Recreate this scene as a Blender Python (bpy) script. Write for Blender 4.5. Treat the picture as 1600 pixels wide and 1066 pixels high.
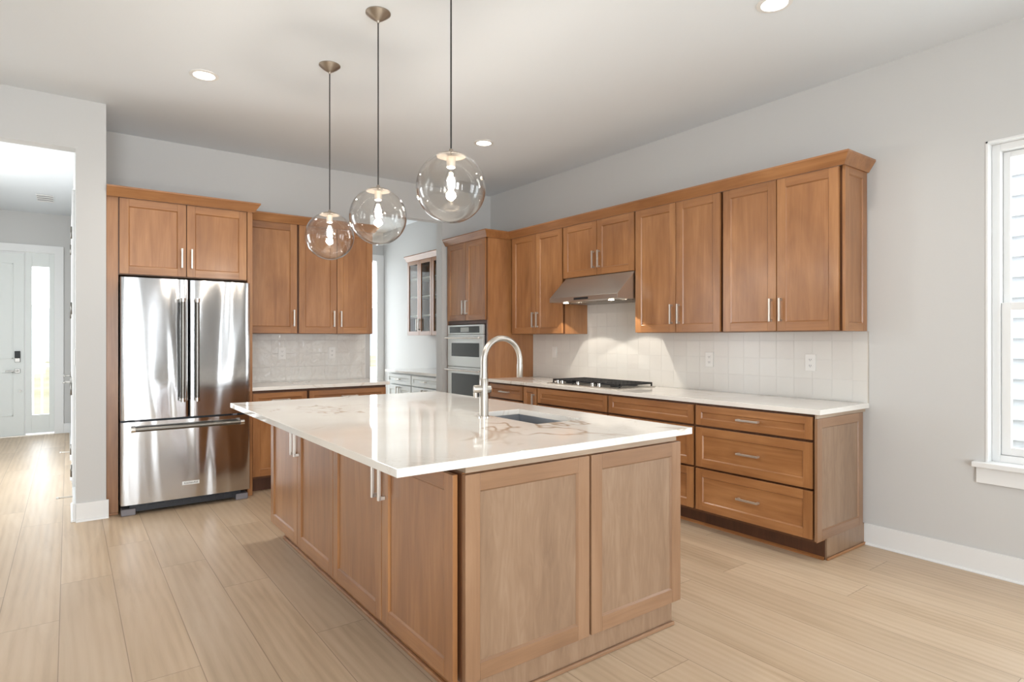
import bpy, bmesh, math, random
from mathutils import Vector, Matrix
random.seed(7)
C = bpy.context.scene.collection
S = bpy.context.scene
for o in list(bpy.data.objects):
    bpy.data.objects.remove(o)
R = math.radians

# ------------------------------------------------------------------ camera
YAW = R(36.48); CH = 1.3294
cam_d = bpy.data.cameras.new('camera'); cam = bpy.data.objects.new('camera', cam_d); C.objects.link(cam)
cam.location = (0, 0, CH); cam.rotation_euler = (R(90), 0, -YAW)
cam_d.sensor_width = 36; cam_d.lens = 36*938.0/1600; cam_d.shift_y = -3.1/1600
cam_d.clip_start = 0.05; cam_d.clip_end = 300
S.camera = cam

# ------------------------------------------------------------------ light
S.view_settings.view_transform = 'Standard'; S.view_settings.look = 'None'
S.view_settings.gamma = 1; S.view_settings.use_curve_mapping = False
S.view_settings.exposure = 0.15
w = bpy.data.worlds.new('world'); S.world = w; w.use_nodes = True
bg = w.node_tree.nodes['Background']; bg.inputs[0].default_value = (0.92, 0.96, 1.0, 1); bg.inputs[1].default_value = 4.0

def area(name, loc, rot, sx, sy, power, col=(1, 1, 1)):
    l = bpy.data.lights.new(name, 'AREA'); l.shape = 'RECTANGLE'; l.size = sx; l.size_y = sy; l.energy = power; l.color = col
    o = bpy.data.objects.new(name, l); C.objects.link(o); o.location = loc; o.rotation_euler = rot
    return o
DAY = (0.88, 0.95, 1.0)
# daylight through added, unseen openings behind the camera; tilted up a little like light off bright ground outside
REAR = ((-2.75, -.55), (-.30, .75), (1.85, 2.05))
for a_, b_ in REAR:
    area('daylight_rear', ((a_+b_)/2, -4.3, 1.25), (R(90+22), 0, 0), b_-a_-.1, 2.3, 33*(b_-a_)*2.3, DAY)
area('daylight_pantry', (3.3, 9.32, 1.35), (R(90), 0, R(180)), 1.5, 2.3, 36, DAY)
area('daylight_hall', (-2.05, 7.1, 1.5), (R(90-14), 0, R(-90)), 2.0, 2.0, 76, DAY)  # made-up daylight from the left, added to brighten the hall
area('daylight_entry', (-0.306, 10.82, 1.3), (R(90), 0, R(180)), 0.19, 2.0, 5, DAY)
area('daylight_right', (4.5, 0.65, 1.55), (R(90), 0, R(90)), 0.8, 1.7, 16, DAY)
area('daylight_right_rear', (4.5, -1.15, 1.55), (R(90+12), 0, R(90)), 1.5, 1.7, 26, DAY)  # added light in an unseen window, for the island end and floor

# ------------------------------------------------------------------ materials
def lin(r, g, b):
    f = lambda c: ((c/255+0.055)/1.055)**2.4 if c > 10 else c/255/12.92
    return (f(r), f(g), f(b), 1)
class NT:
    def __init__(s, name):
        s.m = bpy.data.materials.new(name); s.m.use_nodes = True; s.t = s.m.node_tree
        s.p = s.t.nodes['Principled BSDF']; s.out = s.t.nodes['Material Output']
    def n(s, typ, **k):
        x = s.t.nodes.new(typ)
        for a, v in k.items(): setattr(x, a, v)
        return x
    def l(s, a, b): s.t.links.new(a, b)
    def math(s, op, a, b=None, c=None):
        x = s.n('ShaderNodeMath', operation=op)
        for i, v in enumerate((a, b, c)):
            if v is None: continue
            if isinstance(v, (int, float)): x.inputs[i].default_value = v
            else: s.l(v, x.inputs[i])
        return x.outputs[0]
    def mix(s, f, a, b, mode='MIX'):
        x = s.n('ShaderNodeMix', data_type='RGBA', blend_type=mode)
        for i, v in ((0, f), (6, a), (7, b)):
            if isinstance(v, (int, float, tuple)): x.inputs[i].default_value = v
            else: s.l(v, x.inputs[i])
        return x.outputs[2]
    def ramp(s, f, stops):
        x = s.n('ShaderNodeValToRGB'); e = x.color_ramp.elements
        while len(e) < len(stops): e.new(0.5)
        for k, (p, c) in zip(e, stops): k.position = p; k.color = c
        s.l(f, x.inputs[0]); return x.outputs[0]
    def noise(s, vec, scale, detail=3, rough=.5, dist=0):
        x = s.n('ShaderNodeTexNoise'); x.inputs['Scale'].default_value = scale; x.inputs['Detail'].default_value = detail
        x.inputs['Roughness'].default_value = rough; x.inputs['Distortion'].default_value = dist
        if vec: s.l(vec, x.inputs['Vector'])
        return x.outputs[0]
    def scaled(s, vec, sc):
        x = s.n('ShaderNodeMapping'); x.inputs['Scale'].default_value = sc; s.l(vec, x.inputs[0]); return x.outputs[0]
    def bump(s, h, strength, dist=0.01):
        x = s.n('ShaderNodeBump'); x.inputs['Strength'].default_value = strength; x.inputs['Distance'].default_value = dist
        s.l(h, x.inputs['Height']); s.l(x.outputs[0], s.p.inputs['Normal'])
    def coord(s, shift=True):
        tc = s.n('ShaderNodeTexCoord').outputs['Object']
        if not shift: return tc
        oi = s.n('ShaderNodeObjectInfo'); v = s.n('ShaderNodeVectorMath', operation='SCALE')
        cx = s.n('ShaderNodeCombineXYZ'); s.l(oi.outputs['Random'], cx.inputs[0]); s.l(oi.outputs['Random'], cx.inputs[1]); s.l(oi.outputs['Random'], cx.inputs[2])
        s.l(cx.outputs[0], v.inputs[0]); v.inputs['Scale'].default_value = 37.0
        a = s.n('ShaderNodeVectorMath', operation='ADD'); s.l(tc, a.inputs[0]); s.l(v.outputs[0], a.inputs[1]); return a.outputs[0]
    def set(s, **k):
        names = dict(col='Base Color', rough='Roughness', metal='Metallic', coat='Coat Weight', spec='Specular IOR Level', coatr='Coat Roughness',
                     em='Emission Color', ems='Emission Strength', aniso='Anisotropic', ior='IOR')
        for a, v in k.items():
            i = s.p.inputs[names[a]]
            if hasattr(v, 'is_linked') or hasattr(v, 'links'): s.l(v, i)
            else: i.default_value = v
        return s
def plain(name, col, rough=.5, metal=0, **k):
    return NT(name).set(col=col, rough=rough, metal=metal, **k).m
def wood(name, dark, mid, light, axis, rough=.36, amp=1.0):
    t = NT(name); v = t.coord()
    sc = {'x': (1.2, 14, 14), 'y': (14, 1.2, 14), 'z': (14, 14, 1.2)}[axis]
    sf = {'x': (5, 160, 160), 'y': (160, 5, 160), 'z': (160, 160, 5)}[axis]
    sb = {'x': (.8, 2.5, 2.5), 'y': (2.5, .8, 2.5), 'z': (2.5, 2.5, .8)}[axis]
    g = t.noise(t.scaled(v, sc), 1.0, 5, .62, 1.2)
    f = t.noise(t.scaled(v, sf), 1.0, 2, .5)
    b = t.noise(t.scaled(v, sb), 1.6, 3, .55, .6)
    k = t.math('ADD', t.math('MULTIPLY', g, .42), t.math('ADD', t.math('MULTIPLY', b, .48), t.math('MULTIPLY', f, .10)))
    col = t.ramp(k, [(.30, dark), (.50, mid), (.68, light)])
    # a few small dark knots
    vo = t.n('ShaderNodeTexVoronoi'); vo.inputs['Scale'].default_value = 2.2; t.l(t.scaled(v, {'x': (.6, 1, 1), 'y': (1, .6, 1), 'z': (1, 1, .6)}[axis]), vo.inputs['Vector'])
    kn = t.ramp(vo.outputs['Distance'], [(.02, (.55, .55, .55, 1)), (.075, (0, 0, 0, 1))])
    col = t.mix(t.math('MULTIPLY', kn, .45), col, dark)
    t.set(col=col, rough=rough, spec=.5, coat=.35, coatr=.22); t.bump(t.math('ADD', g, f), .04, .002)
    return t.m
WD, WM, WL = lin(125, 81, 45), lin(156, 106, 64), lin(180, 129, 82)
M = {}
for ax in 'xyz': M['wood_'+ax] = wood('maple_stain_'+ax, WD, WM, WL, ax)
def veneer(name):
    t = NT(name); v = t.coord()
    g = t.noise(t.scaled(v, (10, 10, 1.2)), 1.0, 3, .5, .8)
    fl = t.noise(t.scaled(v, (30, 30, 5)), 1.0, 2, .5, 1.6)
    k = t.math('ADD', t.math('MULTIPLY', g, .55), t.math('MULTIPLY', fl, .45))
    t.set(col=t.ramp(k, [(.30, lin(131, 103, 80)), (.5, lin(146, 117, 92)), (.70, lin(159, 131, 106))]), rough=.4, spec=.5, coat=.4, coatr=.25)
    t.bump(fl, .05, .003); return t.m
for ax in 'xz': M['pale_'+ax] = wood('maple_pale_'+ax, lin(126, 93, 67), lin(146, 110, 81), lin(162, 126, 96), ax)
M['veneer'] = veneer('pale_figured_veneer')
M['wood_frame'] = wood('maple_frame_stain', lin(78, 46, 26), lin(98, 60, 34), lin(116, 74, 44), 'z', .45)  # shade in the gaps around doors, put into a darker frame colour
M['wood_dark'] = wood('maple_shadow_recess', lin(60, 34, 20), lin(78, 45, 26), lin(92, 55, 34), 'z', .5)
M['ply'] = wood('raw_edge_strip', lin(140, 116, 95), lin(172, 150, 128), lin(196, 178, 158), 'x', .5)
M['wall'] = (lambda t: (t.set(col=lin(201, 200, 198), rough=.85), t.bump(t.noise(t.coord(False), 90, 2), .06, .004), t.m)[-1])(NT('warm_white_wall_paint'))
M['ceil'] = (lambda t: (t.set(col=lin(227, 232, 236), rough=.9), t.bump(t.noise(t.coord(False), 90, 2), .06, .004), t.m)[-1])(NT('white_ceiling_paint'))
M['trim'] = plain('white_trim_paint', lin(228, 228, 227), .4)
M['door'] = plain('pale_door_paint', lin(222, 225, 222), .4)
M['nickel'] = plain('satin_nickel', lin(214, 208, 200), .42, .9)
M['chrome'] = plain('polished_nickel', lin(222, 218, 212), .15, 1)
M['black'] = plain('matte_black', lin(22, 22, 24), .5)
M['iron'] = plain('cast_iron', lin(30, 30, 32), .55)
M['dark'] = plain('dark_plastic', lin(40, 42, 48), .45)
M['grey'] = plain('grey_plastic', lin(128, 124, 128), .5)
M['cord'] = plain('dark_grey_cord', lin(44, 41, 39), .6)
M['ovenglass'] = plain('dark_oven_glass', lin(40, 44, 40), .06, 0, coat=.5)
M['lcd'] = plain('grey_display', lin(176, 180, 178), .25)
M['plastic'] = plain('white_plastic', lin(232, 231, 228), .35)
M['paint'] = plain('pale_cabinet_paint', lin(226, 229, 227), .35)  # window reflection on the pantry base cabinets, put into a pale colour
M['white_shelf'] = plain('white_melamine', lin(228, 226, 222), .4)
def steel(name, col, rough, wave, sc=(2.5, 2.5, .28)):
    t = NT(name); v = t.coord()
    t.set(col=col, metal=1, rough=rough)
    h = t.noise(t.scaled(v, sc), 1.0, 2, .45, .35)
    t.bump(h, 1.0, wave); return t.m
M['steel'] = steel('brushed_stainless', lin(200, 200, 201), .13, .07)
M['steel_flat'] = plain('flat_stainless', lin(196, 192, 186), .3, 1)
M['steel_dark'] = plain('handle_stainless', lin(118, 115, 110), .28, 1)
M['faucet'] = plain('brushed_faucet_nickel', lin(186, 180, 172), .36, 1)
M['cap'] = plain('dull_nickel', lin(168, 158, 146), .4, 1)
M['steel_light'] = plain('pale_stainless', lin(216, 216, 212), .35, .85)
M['sink'] = plain('sink_stainless', lin(170, 172, 176), .45, 1)
def emit(name, col, s):
    t = NT(name); t.set(col=(0, 0, 0, 1), em=col, ems=s); return t.m
M['filament'] = emit('glowing_filament', (1, .74, .46, 1), 60)
M['can_lens'] = emit('lit_downlight_lens', (1, .93, .84, 1), 9)
M['hood_lens'] = emit('lit_hood_lens', (1, .88, .72, 1), 12)
def thin_glass(name, tint, gain=1.0, ior=1.45):
    t = NT(name); t.t.nodes.remove(t.p)
    tr = t.n('ShaderNodeBsdfTransparent'); tr.inputs[0].default_value = tint
    gl = t.n('ShaderNodeBsdfGlossy'); gl.inputs['Roughness'].default_value = .02
    lw = t.n('ShaderNodeLayerWeight'); lw.inputs[0].default_value = .5
    sch = t.math('MULTIPLY_ADD', t.math('POWER', lw.outputs['Facing'], 5), .96, .04)   # same from either side of the thin sheet
    mx = t.n('ShaderNodeMixShader'); t.l(t.math('MULTIPLY', sch, gain), mx.inputs[0])
    t.l(tr.outputs[0], mx.inputs[1]); t.l(gl.outputs[0], mx.inputs[2]); t.l(mx.outputs[0], t.out.inputs[0]); return t.m
M['globe'] = thin_glass('clear_globe_glass', (.98, .972, .96, 1), 1.6)
M['pane'] = thin_glass('window_glass', (.97, .98, .98, 1), .5)
M['cabglass'] = thin_glass('cabinet_glass', (.80, .79, .74, 1), .5)
# floor: wide pale oak planks along y
def floor_mat():
    t = NT('pale_oak_planks'); v = t.coord(False)
    sp = t.n('ShaderNodeSeparateXYZ'); t.l(v, sp.inputs[0]); X, Y = sp.outputs[0], sp.outputs[1]
    rx = t.math('DIVIDE', t.math('ADD', X, .266+23.35), .2335); row = t.math('FLOOR', rx); fx = t.math('FRACT', rx)
    wn = t.n('ShaderNodeTexWhiteNoise', noise_dimensions='1D'); t.l(row, wn.inputs['W'])
    ry = t.math('DIVIDE', t.math('ADD', Y, t.math('MULTIPLY_ADD', wn.outputs[0], 1.9, 30)), 1.9); pl = t.math('FLOOR', ry); fy = t.math('FRACT', ry)
    cm = t.n('ShaderNodeCombineXYZ'); t.l(row, cm.inputs[0]); t.l(pl, cm.inputs[1])
    w2 = t.n('ShaderNodeTexWhiteNoise', noise_dimensions='2D'); t.l(cm.outputs[0], w2.inputs['Vector'])
    off = t.n('ShaderNodeVectorMath', operation='SCALE'); t.l(w2.outputs['Color'], off.inputs[0]); off.inputs['Scale'].default_value = 40
    av = t.n('ShaderNodeVectorMath', operation='ADD'); t.l(v, av.inputs[0]); t.l(off.outputs[0], av.inputs[1]); av = av.outputs[0]
    g1 = t.noise(t.scaled(av, (9, .9, 1)), 1.0, 4, .6, 1.5)
    g2 = t.noise(t.scaled(av, (70, 2.5, 1)), 1.0, 3, .6, .4)
    g3 = t.noise(t.scaled(av, (2.5, .8, 1)), 1.0, 2, .5)
    # cathedral rings
    wv = t.n('ShaderNodeTexWave', bands_direction='X'); wv.inputs['Scale'].default_value = 4.5; wv.inputs['Distortion'].default_value = 7; wv.inputs['Detail'].default_value = 2; wv.inputs['Detail Scale'].default_value = .7
    t.l(t.scaled(av, (1.6, .16, 1)), wv.inputs['Vector'])
    k = t.math('ADD', t.math('MULTIPLY', g1, .42), t.math('ADD', t.math('MULTIPLY', g3, .33), t.math('ADD', t.math('MULTIPLY', g2, .17), t.math('MULTIPLY', wv.outputs[1], .08))))
    col = t.ramp(k, [(.30, lin(172, 147, 119)), (.5, lin(198, 174, 146)), (.70, lin(211, 190, 165))])
    col = t.mix(t.math('MULTIPLY', w2.outputs[0], .30), col, lin(180, 159, 135))
    ex = t.math('MINIMUM', fx, t.math('SUBTRACT', 1, fx)); ey = t.math('MULTIPLY', t.math('MINIMUM', fy, t.math('SUBTRACT', 1, fy)), 8.1)
    e = t.math('LESS_THAN', t.math('MINIMUM', ex, ey), .0075)
    col = t.mix(t.math('MULTIPLY', e, .55), col, lin(110, 86, 66))
    t.set(col=col, rough=t.math('MULTIPLY_ADD', g2, .18, .30), spec=.45)
    t.bump(t.math('SUBTRACT', t.math('ADD', t.math('MULTIPLY', g2, .35), t.math('MULTIPLY', wv.outputs[1], .15)), t.math('MULTIPLY', e, 1.2)), .25, .0016)
    return t.m
M['floor'] = floor_mat()
def quartz(name, amount):
    t = NT(name); v = t.coord(False)
    n0 = t.noise(t.scaled(v, (1.0, .75, 1)), 1.15, 4, .55, .9)
    a = t.math('ABSOLUTE', t.math('SUBTRACT', n0, .5))
    vein = t.ramp(a, [(0, (1, 1, 1, 1)), (.004, (.8, .8, .8, 1)), (.013, (0, 0, 0, 1))])
    n1 = t.noise(v, 1.7, 2, .5); mask = t.ramp(n1, [(.47, (0, 0, 0, 1)), (.60, (1, 1, 1, 1))])
    n2 = t.noise(v, 2.7, 5, .6, 1.4); b = t.math('ABSOLUTE', t.math('SUBTRACT', n2, .52))
    fine = t.ramp(b, [(0, (.5, .5, .5, 1)), (.010, (0, 0, 0, 1))])
    k = t.math('MULTIPLY', t.math('MAXIMUM', t.math('MULTIPLY', vein, mask), t.math('MULTIPLY', fine, t.math('MULTIPLY', mask, .6))), amount)
    base = t.ramp(t.noise(v, 3, 3), [(.3, lin(231, 226, 219)), (.7, lin(238, 235, 229))])
    t.set(col=t.mix(k, base, lin(166, 138, 104)), rough=.05, spec=.6); return t.m
M['quartz'] = quartz('veined_quartz', .75)
M['quartz2'] = quartz('faint_veined_quartz', .35)
def tile(name, plane, rough, tilt, wob):
    t = NT(name); v = t.coord(False); sp = t.n('ShaderNodeSeparateXYZ'); t.l(v, sp.inputs[0])
    A = sp.outputs[0] if plane == 'y' else sp.outputs[1]; Z = sp.outputs[2]
    T = .132
    a = t.math('DIVIDE', t.math('ADD', A, 13.2), T); z = t.math('DIVIDE', t.math('ADD', Z, 13.2), T)
    fa, fz = t.math('FRACT', a), t.math('FRACT', z)
    cm = t.n('ShaderNodeCombineXYZ'); t.l(t.math('FLOOR', a), cm.inputs[0]); t.l(t.math('FLOOR', z), cm.inputs[1])
    wn = t.n('ShaderNodeTexWhiteNoise', noise_dimensions='2D'); t.l(cm.outputs[0], wn.inputs['Vector'])
    sc = t.n('ShaderNodeSeparateColor'); t.l(wn.outputs['Color'], sc.inputs[0])
    h = t.math('ADD', t.math('MULTIPLY', fa, t.math('SUBTRACT', sc.outputs[0], .5)), t.math('MULTIPLY', fz, t.math('SUBTRACT', sc.outputs[1], .5)))
    h = t.math('MULTIPLY', h, tilt)
    h = t.math('ADD', h, t.math('MULTIPLY', t.noise(v, 16, 2, .4), wob))
    e = t.math('MINIMUM', t.math('MINIMUM', fa, t.math('SUBTRACT', 1, fa)), t.math('MINIMUM', fz, t.math('SUBTRACT', 1, fz)))
    g = t.math('LESS_THAN', e, .014)
    h = t.math('SUBTRACT', h, t.math('MULTIPLY', g, .06))
    base = t.mix(sc.outputs[2], lin(220, 217, 212), lin(224, 222, 217))
    t.set(col=t.mix(t.math('MULTIPLY', g, .35), base, lin(226, 224, 220)), rough=rough, spec=.5); t.bump(h, 1.0, .012); return t.m
M['tile_y'] = tile('white_glazed_tile_back', 'y', .05, 1.0, 1.3)
M['tile_x'] = tile('white_glazed_tile_right', 'x', .22, .10, .10)
M['siding'] = plain('white_lap_siding', lin(236, 238, 242), .6)
M['ground'] = (lambda t: (t.set(col=t.ramp(t.noise(t.coord(False), .35, 4), [(.35, lin(120, 114, 84)), (.65, lin(140, 134, 112))]), rough=.9), t.m)[-1])(NT('dry_grass'))
M['hill'] = plain('distant_blue_hill', lin(160, 168, 182), .9)

# ------------------------------------------------------------------ builders
class MB:
    def __init__(s): s.b = bmesh.new()
    def face(s, pts, m=0, smooth=False):
        f = s.b.faces.new([s.b.verts.new(p) for p in pts]); f.material_index = m; f.smooth = smooth; return f
    def box(s, x0, x1, y0, y1, z0, z1, m=0):
        x0, x1 = sorted((x0, x1)); y0, y1 = sorted((y0, y1)); z0, z1 = sorted((z0, z1))
        v = [s.b.verts.new(p) for p in ((x0,y0,z0),(x1,y0,z0),(x1,y1,z0),(x0,y1,z0),(x0,y0,z1),(x1,y0,z1),(x1,y1,z1),(x0,y1,z1))]
        for q in ((0,3,2,1),(4,5,6,7),(0,1,5,4),(1,2,6,5),(2,3,7,6),(3,0,4,7)):
            s.b.faces.new([v[i] for i in q]).material_index = m
        return s
    def sweep(s, path, prof, m=0, closed=False, smooth=True, caps=True):
        """rings: list of lists of points -> lofted skin"""
        rings = [[s.b.verts.new(p) for p in r] for r in path]
        n = len(rings[0])
        for a, b in zip(rings, rings[1:]):
            for i in range(n):
                f = s.b.faces.new((a[i], a[(i+1) % n], b[(i+1) % n], b[i])); f.material_index = m; f.smooth = smooth
        if caps:
            for r, rev in ((rings[0], True), (rings[-1], False)):
                f = s.b.faces.new(r[::-1] if rev else r); f.material_index = m
        return s
    def tube(s, pts, r, n=12, m=0, smooth=True):
        pts = [Vector(p) for p in pts]; rs = r if isinstance(r, (list, tuple)) else [r]*len(pts)
        up = None; rings = []
        for i, p in enumerate(pts):
            d = (pts[min(i+1, len(pts)-1)]-pts[max(i-1, 0)]).normalized()
            if up is None:
                up = Vector((0, 0, 1)) if abs(d.z) < .9 else Vector((1, 0, 0))
            a = d.cross(up).normalized(); up = a.cross(d).normalized()
            rings.append([p+a*math.cos(2*math.pi*k/n)*rs[i]+up*math.sin(2*math.pi*k/n)*rs[i] for k in range(n)])
        return s.sweep(rings, None, m, smooth=smooth)
    def lathe(s, prof, cx, cy, n=32, m=0, smooth=True, cap=True):
        rings = [[(cx+r*math.cos(2*math.pi*k/n), cy+r*math.sin(2*math.pi*k/n), z) for k in range(n)] for r, z in prof]
        return s.sweep(rings, None, m, smooth=smooth, caps=cap)
    def ellring(s): pass
ORG = {}
def build(name, mb, mats, parent=None, bevel=0, kind=None, keep=False):
    bm = mb.b; bmesh.ops.recalc_face_normals(bm, faces=bm.faces)
    for e in bm.edges:
        if len(e.link_faces) == 2 and e.calc_face_angle(0) > R(38): e.smooth = False
    co = [v.co for v in bm.verts]
    c = Vector([(min(p[i] for p in co)+max(p[i] for p in co))/2 for i in range(3)])
    if parent is None: c.z = min(p.z for p in co)
    if keep: c = Vector((0, 0, 0))
    for v in bm.verts: v.co -= c
    me = bpy.data.meshes.new(name); bm.to_mesh(me); bm.free()
    for m in (mats if isinstance(mats, (list, tuple)) else [mats]): me.materials.append(M[m] if isinstance(m, str) else m)
    o = bpy.data.objects.new(name, me); C.objects.link(o)
    if parent: o.parent = parent; o.location = c-ORG[parent.name]
    else: o.location = c
    ORG[o.name] = c
    if bevel:
        b = o.modifiers.new('bevel', 'BEVEL'); b.width = bevel; b.segments = 2; b.limit_method = 'ANGLE'; b.angle_limit = R(40); b.harden_normals = False
    if kind: o['kind'] = kind
    return o
def thing(name, label, cat, loc, group=None):
    o = bpy.data.objects.new(name, None); C.objects.link(o); o.location = loc; o.empty_display_size = .1
    ORG[o.name] = Vector(loc); return tag(o, label, cat, group)
def tag(o, label, cat, group=None):
    o['label'] = label; o['category'] = cat
    if group: o['group'] = group
    return o
def copy_tree(o, parent=None, delta=None):
    c = o.copy(); C.objects.link(c)
    if parent: c.parent = parent
    if delta is not None: c.location = o.location+Vector(delta)
    for ch in list(o.children): copy_tree(ch, c)
    return c
def struct(name, mb, mats, bevel=0): return build(name, mb, mats, None, bevel, 'structure', keep=True)

# mapping for cabinet fronts: (a along the face, d out of the face, z)
def mapper(face, pos):
    if face == 'x-': return lambda a, d, z: (pos-d, a, z)
    if face == 'y-': return lambda a, d, z: (a, pos-d, z)
    if face == 'x+': return lambda a, d, z: (pos+d, a, z)
def mbox(mb, f, a0, a1, d0, d1, z0, z1, m=0):
    p, q = f(a0, d0, z0), f(a1, d1, z1); mb.box(p[0], q[0], p[1], q[1], p[2], q[2], m)
def shaker(name, parent, face, pos, a0, a1, z0, z1, t=.02, rail=.06, rec=.009, horiz=False, hollow=False, mats=None, pm=None):
    """framed front; its back lies on pos, its face stands t proud of it"""
    f = mapper(face, pos); ax = 'y' if face[0] == 'x' else 'x'
    mb = MB()
    mbox(mb, f, a0, a0+rail, 0, t, z0, z1, 0); mbox(mb, f, a1-rail, a1, 0, t, z0, z1, 0)
    mbox(mb, f, a0+rail, a1-rail, 0, t, z0, z0+rail, 1); mbox(mb, f, a0+rail, a1-rail, 0, t, z1-rail, z1, 1)
    if not hollow:
        mbox(mb, f, a0+rail-.002, a1-rail+.002, .002, t-rec, z0+rail-.002, z1-rail+.002, pm if pm is not None else (1 if horiz else 0))
        e = .006; A0, A1, Z0, Z1 = a0+rail, a1-rail, z0+rail, z1-rail; hi, lo = t-.002, t-rec+.0003
        for P, m in (([(A0, hi, Z0), (A0, hi, Z1), (A0+e, lo, Z1-e), (A0+e, lo, Z0+e)], 0), ([(A1, hi, Z1), (A1, hi, Z0), (A1-e, lo, Z0+e), (A1-e, lo, Z1-e)], 0),
                     ([(A1, hi, Z0), (A0, hi, Z0), (A0+e, lo, Z0+e), (A1-e, lo, Z0+e)], 1), ([(A0, hi, Z1), (A1, hi, Z1), (A1-e, lo, Z1-e), (A0+e, lo, Z1-e)], 1)):
            mb.face([f(*p) for p in P], m)
    return build(name, mb, mats or ['wood_z', 'wood_'+ax], parent, .0014)
def pull(parent, face, pos, a, z, length=.155, vertical=True, r=.0065, out=.034, name='handle', mat='nickel'):
    f = mapper(face, pos); mb = MB(); h = length/2
    if vertical:
        mbox(mb, f, a-r, a+r, out-2*r, out, z-h, z+h)
        for s in (-1, 1):
            zz = z+s*(h-.009); mbox(mb, f, a-r, a+r, .0006, out-r, zz-.008, zz+.008)
    else:
        mbox(mb, f, a-h, a+h, out-2*r, out, z-r, z+r)
        for s in (-1, 1):
            aa = a+s*(h-.009); mbox(mb, f, aa-.008, aa+.008, .0006, out-r, z-r, z+r)
    return build(name, mb, mat, parent, .0015)

XR, YB, YS, ZC = 4.168, 6.08, 5.39, 3.077

# ------------------------------------------------------------------ setting
mb = MB(); mb.box(-4, 4.4, -4.2, 10.75, -.12, 0); struct('floor', mb, 'floor')
mb = MB(); mb.box(-4, 4.4, -4.2, 10.75, ZC, ZC+.12); struct('ceiling', mb, 'ceil')
# right wall with the window opening
WY0, WY1, WZ0, WZ1 = .16, 1.136, .635, 2.443
mb = MB()
mb.box(XR, XR+.16, WY1, 9.33, 0, ZC); mb.box(XR, XR+.16, -4.2, -1.95, 0, ZC); mb.box(XR, XR+.16, -.35, WY0, 0, ZC); mb.box(XR, XR+.16, -1.95, -.35, 0, WZ0-.031); mb.box(XR, XR+.16, -1.95, -.35, WZ1, ZC)
mb.box(XR, XR+.16, WY0, WY1, 0, WZ0-.031); mb.box(XR, XR+.16, WY0, WY1, WZ1, ZC); struct('wall_right', mb, 'wall')
OX0, OX1, OZ = 2.605, 3.484, 2.69
mb = MB(); mb.box(.228, OX0, YB, YB+.13, 0, ZC); mb.box(OX1, XR, YB, YB+.13, 0, ZC); mb.box(OX0, OX1, YB, YB+.13, OZ, ZC); struct('wall_back', mb, 'wall')
mb = MB(); mb.box(.045, .228, YS, 10.6, 0, ZC); struct('wall_hall_right', mb, 'wall')
mb = MB(); mb.box(-1.85, .045, YS, YS+.13, 2.715, ZC); mb.box(-4, -1.85, YS, YS+.13, 0, ZC); struct('wall_hall_front', mb, 'wall')
mb = MB()
mb.box(-2.0, -1.85, YS+.13, 6.1, 0, ZC); mb.box(-2.0, -1.85, 8.1, 10.6, 0, ZC); mb.box(-2.0, -1.85, 6.1, 8.1, 0, .5); mb.box(-2.0, -1.85, 6.1, 8.1, 2.5, ZC); struct('wall_hall_left', mb, 'wall')
DX0, DX1, SX0, SX1 = -1.42, -.483, -.47, -.155
mb = MB(); mb.box(-2.0, DX0-.02, 10.6, 10.75, 0, ZC); mb.box(SX1, 2.0, 10.6, 10.75, 0, ZC); mb.box(DX0-.02, SX1, 10.6, 10.75, 2.53, ZC); struct('wall_entry', mb, 'wall')
mb = MB(); mb.box(2.0, 2.12, YB+.13, 9.2, 0, ZC); struct('wall_pantry_left', mb, 'wall')
mb = MB(); mb.box(2.12, 2.5, 9.2, 9.33, 0, ZC); mb.box(4.11, XR, 9.2, 9.33, 0, ZC); mb.box(2.5, 4.11, 9.2, 9.33, 2.6, ZC); mb.box(2.5, 4.11, 9.2, 9.33, 0, .12); struct('wall_pantry_back', mb, 'wall')
mb = MB()
for a, b in ((-4, -2.75), (-.55, -.30), (.75, 1.85), (2.05, XR)): mb.box(a, b, -4.2, -4.05, 0, ZC)
for a, b in REAR: mb.box(a, b, -4.2, -4.05, 2.5, ZC)
struct('wall_rear', mb, 'wall')
mb = MB(); mb.box(-4, -3.85, -4.05, YS, 0, ZC); struct('wall_left', mb, 'wall')
# baseboards
def base_prof(mb, face, pos, a0, a1, h=.135):
    f = mapper(face, pos)
    mbox(mb, f, a0, a1, 0, .016, 0, h)
    P = [(.016, 0), (.030, 0), (.029, .007), (.024, .013), (.016, .016)]
    mb.sweep([[f(a, d, z) for d, z in P] for a in (a0, a1)], None, smooth=False)
mb = MB(); base_prof(mb, 'x-', XR, -4.0, 1.775); struct('baseboard_right', mb, 'trim', .002)
mb = MB(); base_prof(mb, 'y-', YS, .045, .243); mb.box(.228, .2295, YS, 5.45, 0, .135); struct('baseboard_hall', mb, 'trim', .002)

# window_1 in the right wall: jamb liner, vinyl frame, two sashes, stool and apron
root = build('window_1', (lambda mb: (mb.box(XR-.004, XR+.085, WY1-.012, WY1, WZ0, WZ1), mb.box(XR-.004, XR+.085, WY0, WY0+.012, WZ0, WZ1),
        mb.box(XR-.004, XR+.085, WY0, WY1, WZ1-.012, WZ1), mb)[-1])(MB()), 'trim', None, .0015, 'structure', keep=True)
def frame4(mb, x0, x1, y0, y1, z0, z1, wdt):
    mb.box(x0, x1, y0, y0+wdt, z0, z1); mb.box(x0, x1, y1-wdt, y1, z0, z1)
    mb.box(x0, x1, y0+wdt, y1-wdt, z0, z0+wdt); mb.box(x0, x1, y0+wdt, y1-wdt, z1-wdt, z1)
mb = MB(); frame4(mb, XR+.06, XR+.14, WY0+.0125, WY1-.0125, WZ0+.001, WZ1-.0125, .038); build('window_frame', mb, 'trim', root, .002)
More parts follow.
